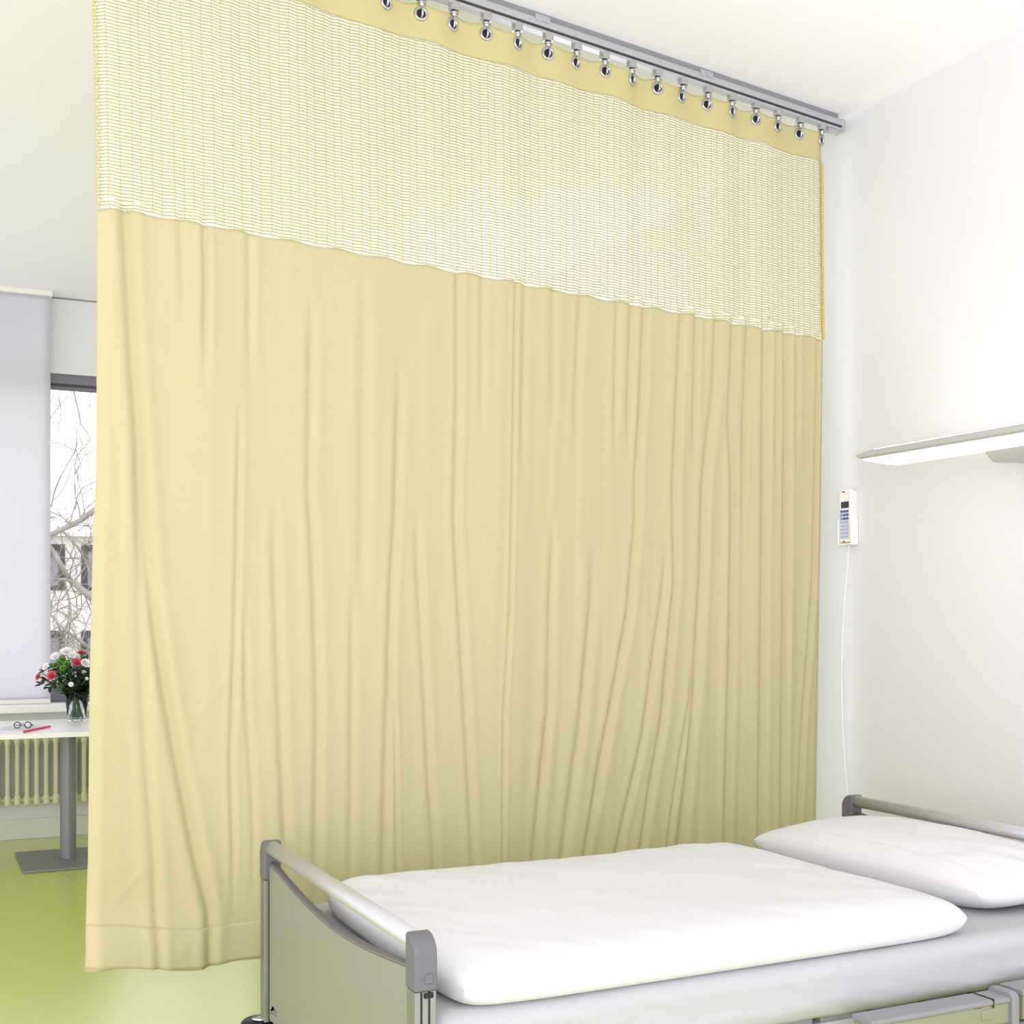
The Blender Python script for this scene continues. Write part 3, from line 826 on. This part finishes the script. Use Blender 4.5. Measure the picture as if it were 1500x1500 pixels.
def cushion(corners, thick, zb, p, nx, ny, wr, seam=.0, smooth_top=None):
    """soft slab: corners = 4 plan points (u0v0, u1v0, u1v1, u0v1)"""
    A, B, C_, D = [Vector(c) for c in corners]
    b = MB(); b.smooth = True
    def plan(u, v):
        # slightly rounded plan outline
        a = (A*(1-u)+B*u)*(1-v)+(D*(1-u)+C_*u)*v
        ctr = (A+B+C_+D)/4
        uu, vv = abs(2*u-1), abs(2*v-1)
        k = 1-.035*(uu**6)*(vv**6)*1.0
        return ctr+(a-ctr)*k
    def hprof(u, v):
        e = (1-abs(2*u-1)**p[0])*(1-abs(2*v-1)**p[1])
        return max(0, e)**.5
    def remap(t): return .5-.5*math.cos(PI*t)*1.0
    def top(u, v):
        u, v = remap(u), remap(v)
        q = plan(u, v); h = hprof(u, v)
        return Vector((q.x, q.y, zb(q.x, q.y)+thick*(.42+.58*h)+wr(u, v, q)*min(1, h*1.2)))
    def bot(u, v):
        u, v = remap(u), remap(v)
        q = plan(u, v); h = hprof(u, v)
        return Vector((q.x, q.y, zb(q.x, q.y)+thick*.42*(1-min(1, h*1.6)**.7)))
    b.grid(nx, ny, top); b.grid(nx, ny, bot, True)
    return b
# folded duvet
def duv_w(u, v, q):
    return .010*noise2(q.x*3, q.y*3.4, 1)+.004*noise2(q.x*9+q.y*4, q.y*8, 2)+.004*noise2(q.x*22+q.y*8, q.y*20+q.x*9, 3)*(.35+.9*sstep((.25-min(u, v, 1-u, 1-v))/.2))
tag(cushion([(.955, 2.252), (2.345, 2.275), (2.285, 3.235), (.965, 3.215)], .097, lambda x, y: .6058, (14, 12), 110, 90, duv_w).build('duvet', M['linen'], fix=True, smooth=True),
    'white duvet spread over the foot half of the bed', 'duvet')
# pillow
def pil_w(u, v, q):
    e = min(u, v, 1-u, 1-v)
    return .008*noise2(q.x*7, q.y*6, 5)+.012*noise2(q.x*20+q.y*11, q.y*9-q.x*6, 6)*(.25+.75*sstep((.5-v)/.4))+.004*noise2(q.x*45, q.y*14, 9)*sstep((.25-e)/.2)-.004*math.exp(-((u-.16)/.012)**2)
tag(cushion([(2.475, 2.40), (2.865, 2.35), (2.85, 3.27), (2.43, 3.33)], .140, lambda x, y: .6055+.029*sstep((x-2.5)/.4), (2.6, 3.4), 80, 100, pil_w).build('pillow', M['linen'], fix=True, smooth=True),
    'plump white pillow lying at the head of the bed', 'pillow')

# ------------------------------------------------------------------ bed lamp on the right wall
lamp = thing('wall_lamp', 'long white reading lamp on the wall above the bed head', 'lamp', (XR, 2.9, 1.94))
LY0, LY1 = 1.95, 3.50
XA, XB_, LZ = 3.02, 3.16, 1.938
def tilt(v): return Vector((v.x, v.y, v.z-.17*(v.x-XA)))
def lamp_outline(inset):
    pts = []
    xa, xb = XA+inset, XB_-inset
    n = 10
    for sgn, yy in ((1, LY1-inset), (-1, LY0+inset)):
        seq = []
        for i in range(n+1):
            t = i/n
            x = xa+(xb-xa)*t
            y = yy-sgn*.06*t**2
            seq.append((x, y))
        pts += seq if sgn > 0 else seq[::-1]
    return pts
o1 = lamp_outline(0); o2 = lamp_outline(.014); o3 = lamp_outline(.035)
b = MB(); n = len(o1)
zA, zB, zC_ = LZ, LZ+.014, LZ+.036
ring = [[Vector((x, y, LZ+.004)) for x, y in o2], [Vector((x, y, LZ)) for x, y in o2], [Vector((x, y, zA+.004)) for x, y in o1], [Vector((x, y, zB)) for x, y in o1], [Vector((x, y, zC_)) for x, y in o3]]
vs = [tilt(v) for r_ in ring for v in r_]; fs = []
for k in range(len(ring)-1):
    for i in range(n): fs.append((k*n+i, k*n+(i+1) % n, (k+1)*n+(i+1) % n, (k+1)*n+i))
fs.append(tuple(range(4*n, 5*n))); fs.append(tuple(range(n))[::-1])
b.add(vs, fs); b.build('lamp_housing', M['lamp'], lamp, fix=True)
b = MB(); b.add([tilt(Vector((x, y, LZ+.0035))) for x, y in o2]+[tilt(Vector((x, y, LZ-.003))) for x, y in lamp_outline(.016)], [tuple(range(n)), tuple(range(n, 2*n))[::-1]]+[(i, (i+1) % n, n+(i+1) % n, n+i) for i in range(n)])
b.build('lamp_diffuser', M['lamp_glow'], lamp, fix=True)
ut = lamp_outline(.042)
b = MB(); b.add([tilt(Vector((x, y, LZ+.036))) for x, y in ut]+[tilt(Vector((x, y, LZ+.039))) for x, y in ut], [tuple(range(n))[::-1], tuple(range(n, 2*n))]+[(i, (i+1) % n, n+(i+1) % n, n+i) for i in range(n)])
b.build('uplight_diffuser', M['uplight'], lamp, fix=True)
# wedge bracket to the wall
b = MB()
prf = [Vector((3.135, 0, 1.916)), Vector((3.175, 0, 1.880)), Vector((XR, 0, 1.888)), Vector((XR, 0, 1.965)), Vector((3.15, 0, 1.945))]
b.prism(prf, (0, 2.40, 0), (0, 3.03, 0)); b.build('wall_bracket', M['lamp'], lamp, bevel=.008, fix=True)

# ------------------------------------------------------------------ wall handset
PY, PZ = 3.965, 1.775
hc = thing('handset_cradle', 'white plastic cradle on the wall beside the curtain edge', 'cradle', (XR, PY, PZ-.03))
b = MB(); b.box((XR-.012, PY-.034, PZ-.10), (XR, PY+.034, PZ+.105)); b.build('back_plate', M['white_plastic'], hc, bevel=.005)
b = MB(); b.box((XR-.040, PY-.041, PZ-.105), (XR-.002, PY-.035, PZ-.005)); b.box((XR-.040, PY+.035, PZ-.105), (XR-.002, PY+.041, PZ-.005)); b.box((XR-.040, PY-.041, PZ-.111), (XR-.002, PY+.041, PZ-.103))
b.build('holder', M['white_plastic'], hc, bevel=.003)
hs = thing('handset', 'white bedside telephone handset with blue keypad hanging in its wall cradle', 'telephone', (XR-.025, PY, PZ))
pf = [Vector((0, PY+a, PZ+.006+c)) for a, c in roundrect(.066, .212, .010, 4)]
MB().prism(pf, (XR-.036, 0, 0), (XR-.0125, 0, 0)).build('body', M['white_plastic'], hs, bevel=.004, fix=True)
xf = XR-.0365
bx((xf-.001, PY-.024, PZ+.037), (xf+.002, PY+.022, PZ+.063)).build('screen', M['screen'], hs, bevel=.001)
kp = bx((xf-.0008, PY-.026, PZ-.086), (xf+.002, PY+.026, PZ+.032)).build('keypad', M['keypad'], hs)
k0 = {}
for r_ in range(8):
    for c_ in range(3):
        z_ = PZ+.024-r_*.0145; y_ = PY+.017-c_*.017
        mt = M['key_dark'] if (r_ == 0 or (r_ < 3 and c_ > 0)) else (M['key_blue'] if r_ < 3 else M['key_grey'])
        bx((xf-.0028, y_-.006, z_-.0042), (xf, y_+.006, z_+.0042)).build('key', mt, kp)
bx((xf-.001, PY-.002, PZ+.100), (xf+.002, PY+.016, PZ+.1045)).build('indicator', M['red'], hs)
bx((xf-.001, PY-.003, PZ-.0975), (xf+.002, PY+.014, PZ-.0935)).build('lower_mark', M['red'], hs)
cpts = []
z0c, z1c = PZ-.103, .52
for i in range(40):
    t = i/39; z = z0c+(z1c-z0c)*t
    y = PY-.012+.048*math.sin(PI*min(1, t*1.05))*1.0+.012*t
    cpts.append((XR-.022+.012*t, min(y, 4.2), z))
b = MB(); b.smooth = True; b.tube(cpts, .0026, 8); b.build('cord', M['white_plastic'], hs)
bx((XR-.03, PY-.02, .44), (XR, PY+.04, .53)).build('cord_socket', M['white_plastic'], hs, bevel=.004)

# ------------------------------------------------------------------ outdoors
struct(bx((-60, 8.8, -.75), (70, 70, -.65)).build('ground', M['ground']), 'pale ground outside the window')
bd = thing('building', 'pale building with dark framed windows behind the bare tree', 'building', (2, 46, -.65))
TOPZ = at_Y(100, 786, 45).z
b = MB(); b.box((-22, 45, -.65), (34, 52, TOPZ)); b.build('facade', M['facade'], bd)
b = MB(); b.box((-22.3, 44.7, TOPZ), (34.3, 52.3, TOPZ+.12)); b.build('roof_edge', M['facade'], bd)
pl = at_Y(95, 924, 45); pr_ = at_Y(119, 924, 45); up = at_Y(119, 798, 45)
wdw = 2.0; gap = pr_.x-pl.x
zt = pl.z; step = up.z-pl.z
for r_ in (-1, 0, 1):
    for i in range(-3, 4):
        x1 = pl.x+i*(wdw+gap); z1 = zt+step*(r_)
        z0 = max(z1-1.55, -.55)
        if z1 < 0: continue
        f = MB()
        f.box((x1-wdw, 44.95, z1-.22), (x1, 45.04, z1)); f.box((x1-wdw, 44.95, z0), (x1, 45.04, z0+.15))
        f.box((x1-wdw, 44.95, z0+.15), (x1-wdw+.2, 45.04, z1-.22)); f.box((x1-.2, 44.95, z0+.15), (x1, 45.04, z1-.22)); f.box((x1-wdw/2-.08, 44.95, z0+.15), (x1-wdw/2+.08, 45.04, z1-.22))
        wf = f.build('window', M['facade_frame'], bd)
        bx((x1-wdw+.2, 44.98, z0+.15), (x1-.2, 45.0, z1-.22)).build('pane', M['facade_glass'], wf)
TY = 14.0
tree = thing('bare_tree', 'leafless tree with tangled pale branches outside the window', 'tree', (3.4, TY+.3, -.65))
rt = random.Random(5)
def path3(pts, jy=.25, seed=0):
    out = []
    for i, (x, y) in enumerate(pts): out.append(at_Y(x, y, TY+jy*noise1(i*1.3+seed, 3)))
    return out
def smooth_path(P, n=6):
    out = []
    for i in range(len(P)-1):
        p0 = P[max(0, i-1)]; p1 = P[i]; p2 = P[i+1]; p3 = P[min(len(P)-1, i+2)]
        for k in range(n):
            t = k/n
            out.append(.5*((2*p1)+(p2-p0)*t+(2*p0-5*p1+4*p2-p3)*t*t+(3*p1-p0-3*p2+p3)*t**3))
    out.append(P[-1]); return out
PXM = .00716
tr = MB(); tr.smooth = True
base = Vector((3.4, TY+.3, -.65)); crown = at_Y(300, 960, TY+.2)
tr.tube(smooth_path([base, base*.5+crown*.5+Vector((.05, .1, 0)), crown, at_Y(310, 700, TY+.4), at_Y(290, 480, TY+.6)]), [.17-.0045*i for i in range(25)], 10)
tr.build('trunk', M['bark'], tree)
LIMBS = [
 ([(305,720),(240,690),(190,715),(142,745),(118,762),(98,772),(74,783),(40,800),(-20,790)], 5.2, 3.6),
 ([(300,960),(220,930),(165,903),(140,880),(118,862),(100,846),(85,820),(72,800),(40,760)], 6.5, 3.2),
 ([(112,857),(96,849),(72,848),(30,838)], 3.0, 1.8),
 ([(290,1000),(180,985),(135,952),(112,935),(95,922),(72,898),(40,860)], 3.2, 1.8),
 ([(85,772),(96,782),(110,797),(122,815),(130,835),(138,860)], 2.2, 1.0),
 ([(93,848),(101,878),(104,900),(101,925),(98,945)], 1.7, .7),
 ([(108,572),(112,590),(116,607),(119,622),(128,634),(132,645),(127,652)], 1.4, .5),
 ([(75,742),(80,720),(88,700),(100,678),(110,660),(113,640),(110,625)], 1.5, .5),
 ([(76,735),(90,720),(100,700),(106,680)], .9, .4),
 ([(110,745),(113,728),(125,712),(145,704)], 1.2, .6),
]
LP = []
for i, (pts, ra, rb) in enumerate(LIMBS):
    P = smooth_path(path3(pts, .3, i*3)); n_ = len(P)
    rs = [(ra+(rb-ra)*k/(n_-1))*PXM*.95 for k in range(n_)]
    b = MB(); b.smooth = True; b.tube(P, rs, 8); b.build('branch', M['bark'], tree); LP.append(P)
tw = MB(); tw.smooth = True
def twig(p, d, L, r, depth):
    pts = [p]; q = p.copy(); dd = d.normalized()
    n_ = 6
    for k in range(n_):
        dd = (dd+Vector((rt.uniform(-.35, .35), rt.uniform(-.25, .25), rt.uniform(-.35, .35)))).normalized()
        q = q+dd*L/n_; pts.append(q.copy())
        if depth > 0 and k > 0 and rt.random() < .55:
            twig(q.copy(), (dd+Vector((rt.uniform(-1, 1), rt.uniform(-.4, .4), rt.uniform(-1, 1)))).normalized(), L*.55, r*.65, depth-1)
    tw.tube(pts, [r*(1-.7*k/n_) for k in range(n_+1)], 4, cap=False)
for li, P in enumerate(LP[:6]):
    for k in range(0, len(P), 2):
        p = P[k]
        if rt.random() < .8:
            dn = -1 if (li in (1, 3, 4, 5) or rt.random() < .4) else 1
            twig(p.copy(), Vector((rt.uniform(-.8, .8), rt.uniform(-.5, .5), dn*rt.uniform(.3, 1))), rt.uniform(.35, .75), rt.uniform(.006, .011), 2)
for x, y in ((85, 600), (95, 582), (122, 585), (80, 595), (135, 590), (100, 600)):
    twig(at_Y(x, y-20, TY), Vector((rt.uniform(-.8, .8), 0, -1)), .5, .006, 1)
tag(tw.build('twigs', M['bark'], tree), kind='stuff')

# ------------------------------------------------------------------ light
wd = bpy.data.worlds.new('overcast_sky'); sc.world = wd; wd.use_nodes = True
bg = wd.node_tree.nodes['Background']; bg.inputs[0].default_value = (1.0, .96, 1.03, 1); bg.inputs[1].default_value = 1.8
def area(name, loc, rot, sx, sy, e, col=(1, 1, 1)):
    l = bpy.data.lights.new(name, 'AREA'); l.shape = 'RECTANGLE'; l.size = sx; l.size_y = sy; l.energy = e; l.color = col
    o = bpy.data.objects.new(name, l); C.objects.link(o); o.location = loc; o.rotation_euler = rot; return o

area('rear_ceiling_fill', (XR-.3, 6.0, 1.98), (PI, 0, 0), .14, 1.5, 12, (1, .96, 1.05))  # added fill without a lamp body, brightens the ceiling behind the curtain
la = area('front_fill', (-.9, -1.3, 1.7), (0, 0, 0), 2.4, 2.0, 95, (1, .98, 1.02))  # added fill behind the camera, lifts the lower curtain; no window modelled
la.rotation_euler = (Vector((2.2, 3.7, .7))-la.location).to_track_quat('-Z', 'Y').to_euler()
# ------------------------------------------------------------------ camera and view
cam = bpy.data.cameras.new('camera'); co = bpy.data.objects.new('camera', cam); C.objects.link(co)
co.location = EYE; co.rotation_euler = (PI/2, 0, -math.atan2(FX, FY))
cam.sensor_width = 36; cam.lens = F/1500*36; cam.shift_y = (HZ-750)/1500; cam.clip_start = .05; cam.clip_end = 300
sc.camera = co
vs = sc.view_settings
vs.view_transform = 'Standard'; vs.look = 'None'; vs.gamma = 1; vs.use_curve_mapping = False; vs.exposure = 0.0
sc.cycles.max_bounces = 10; sc.cycles.diffuse_bounces = 6; sc.cycles.transparent_max_bounces = 16
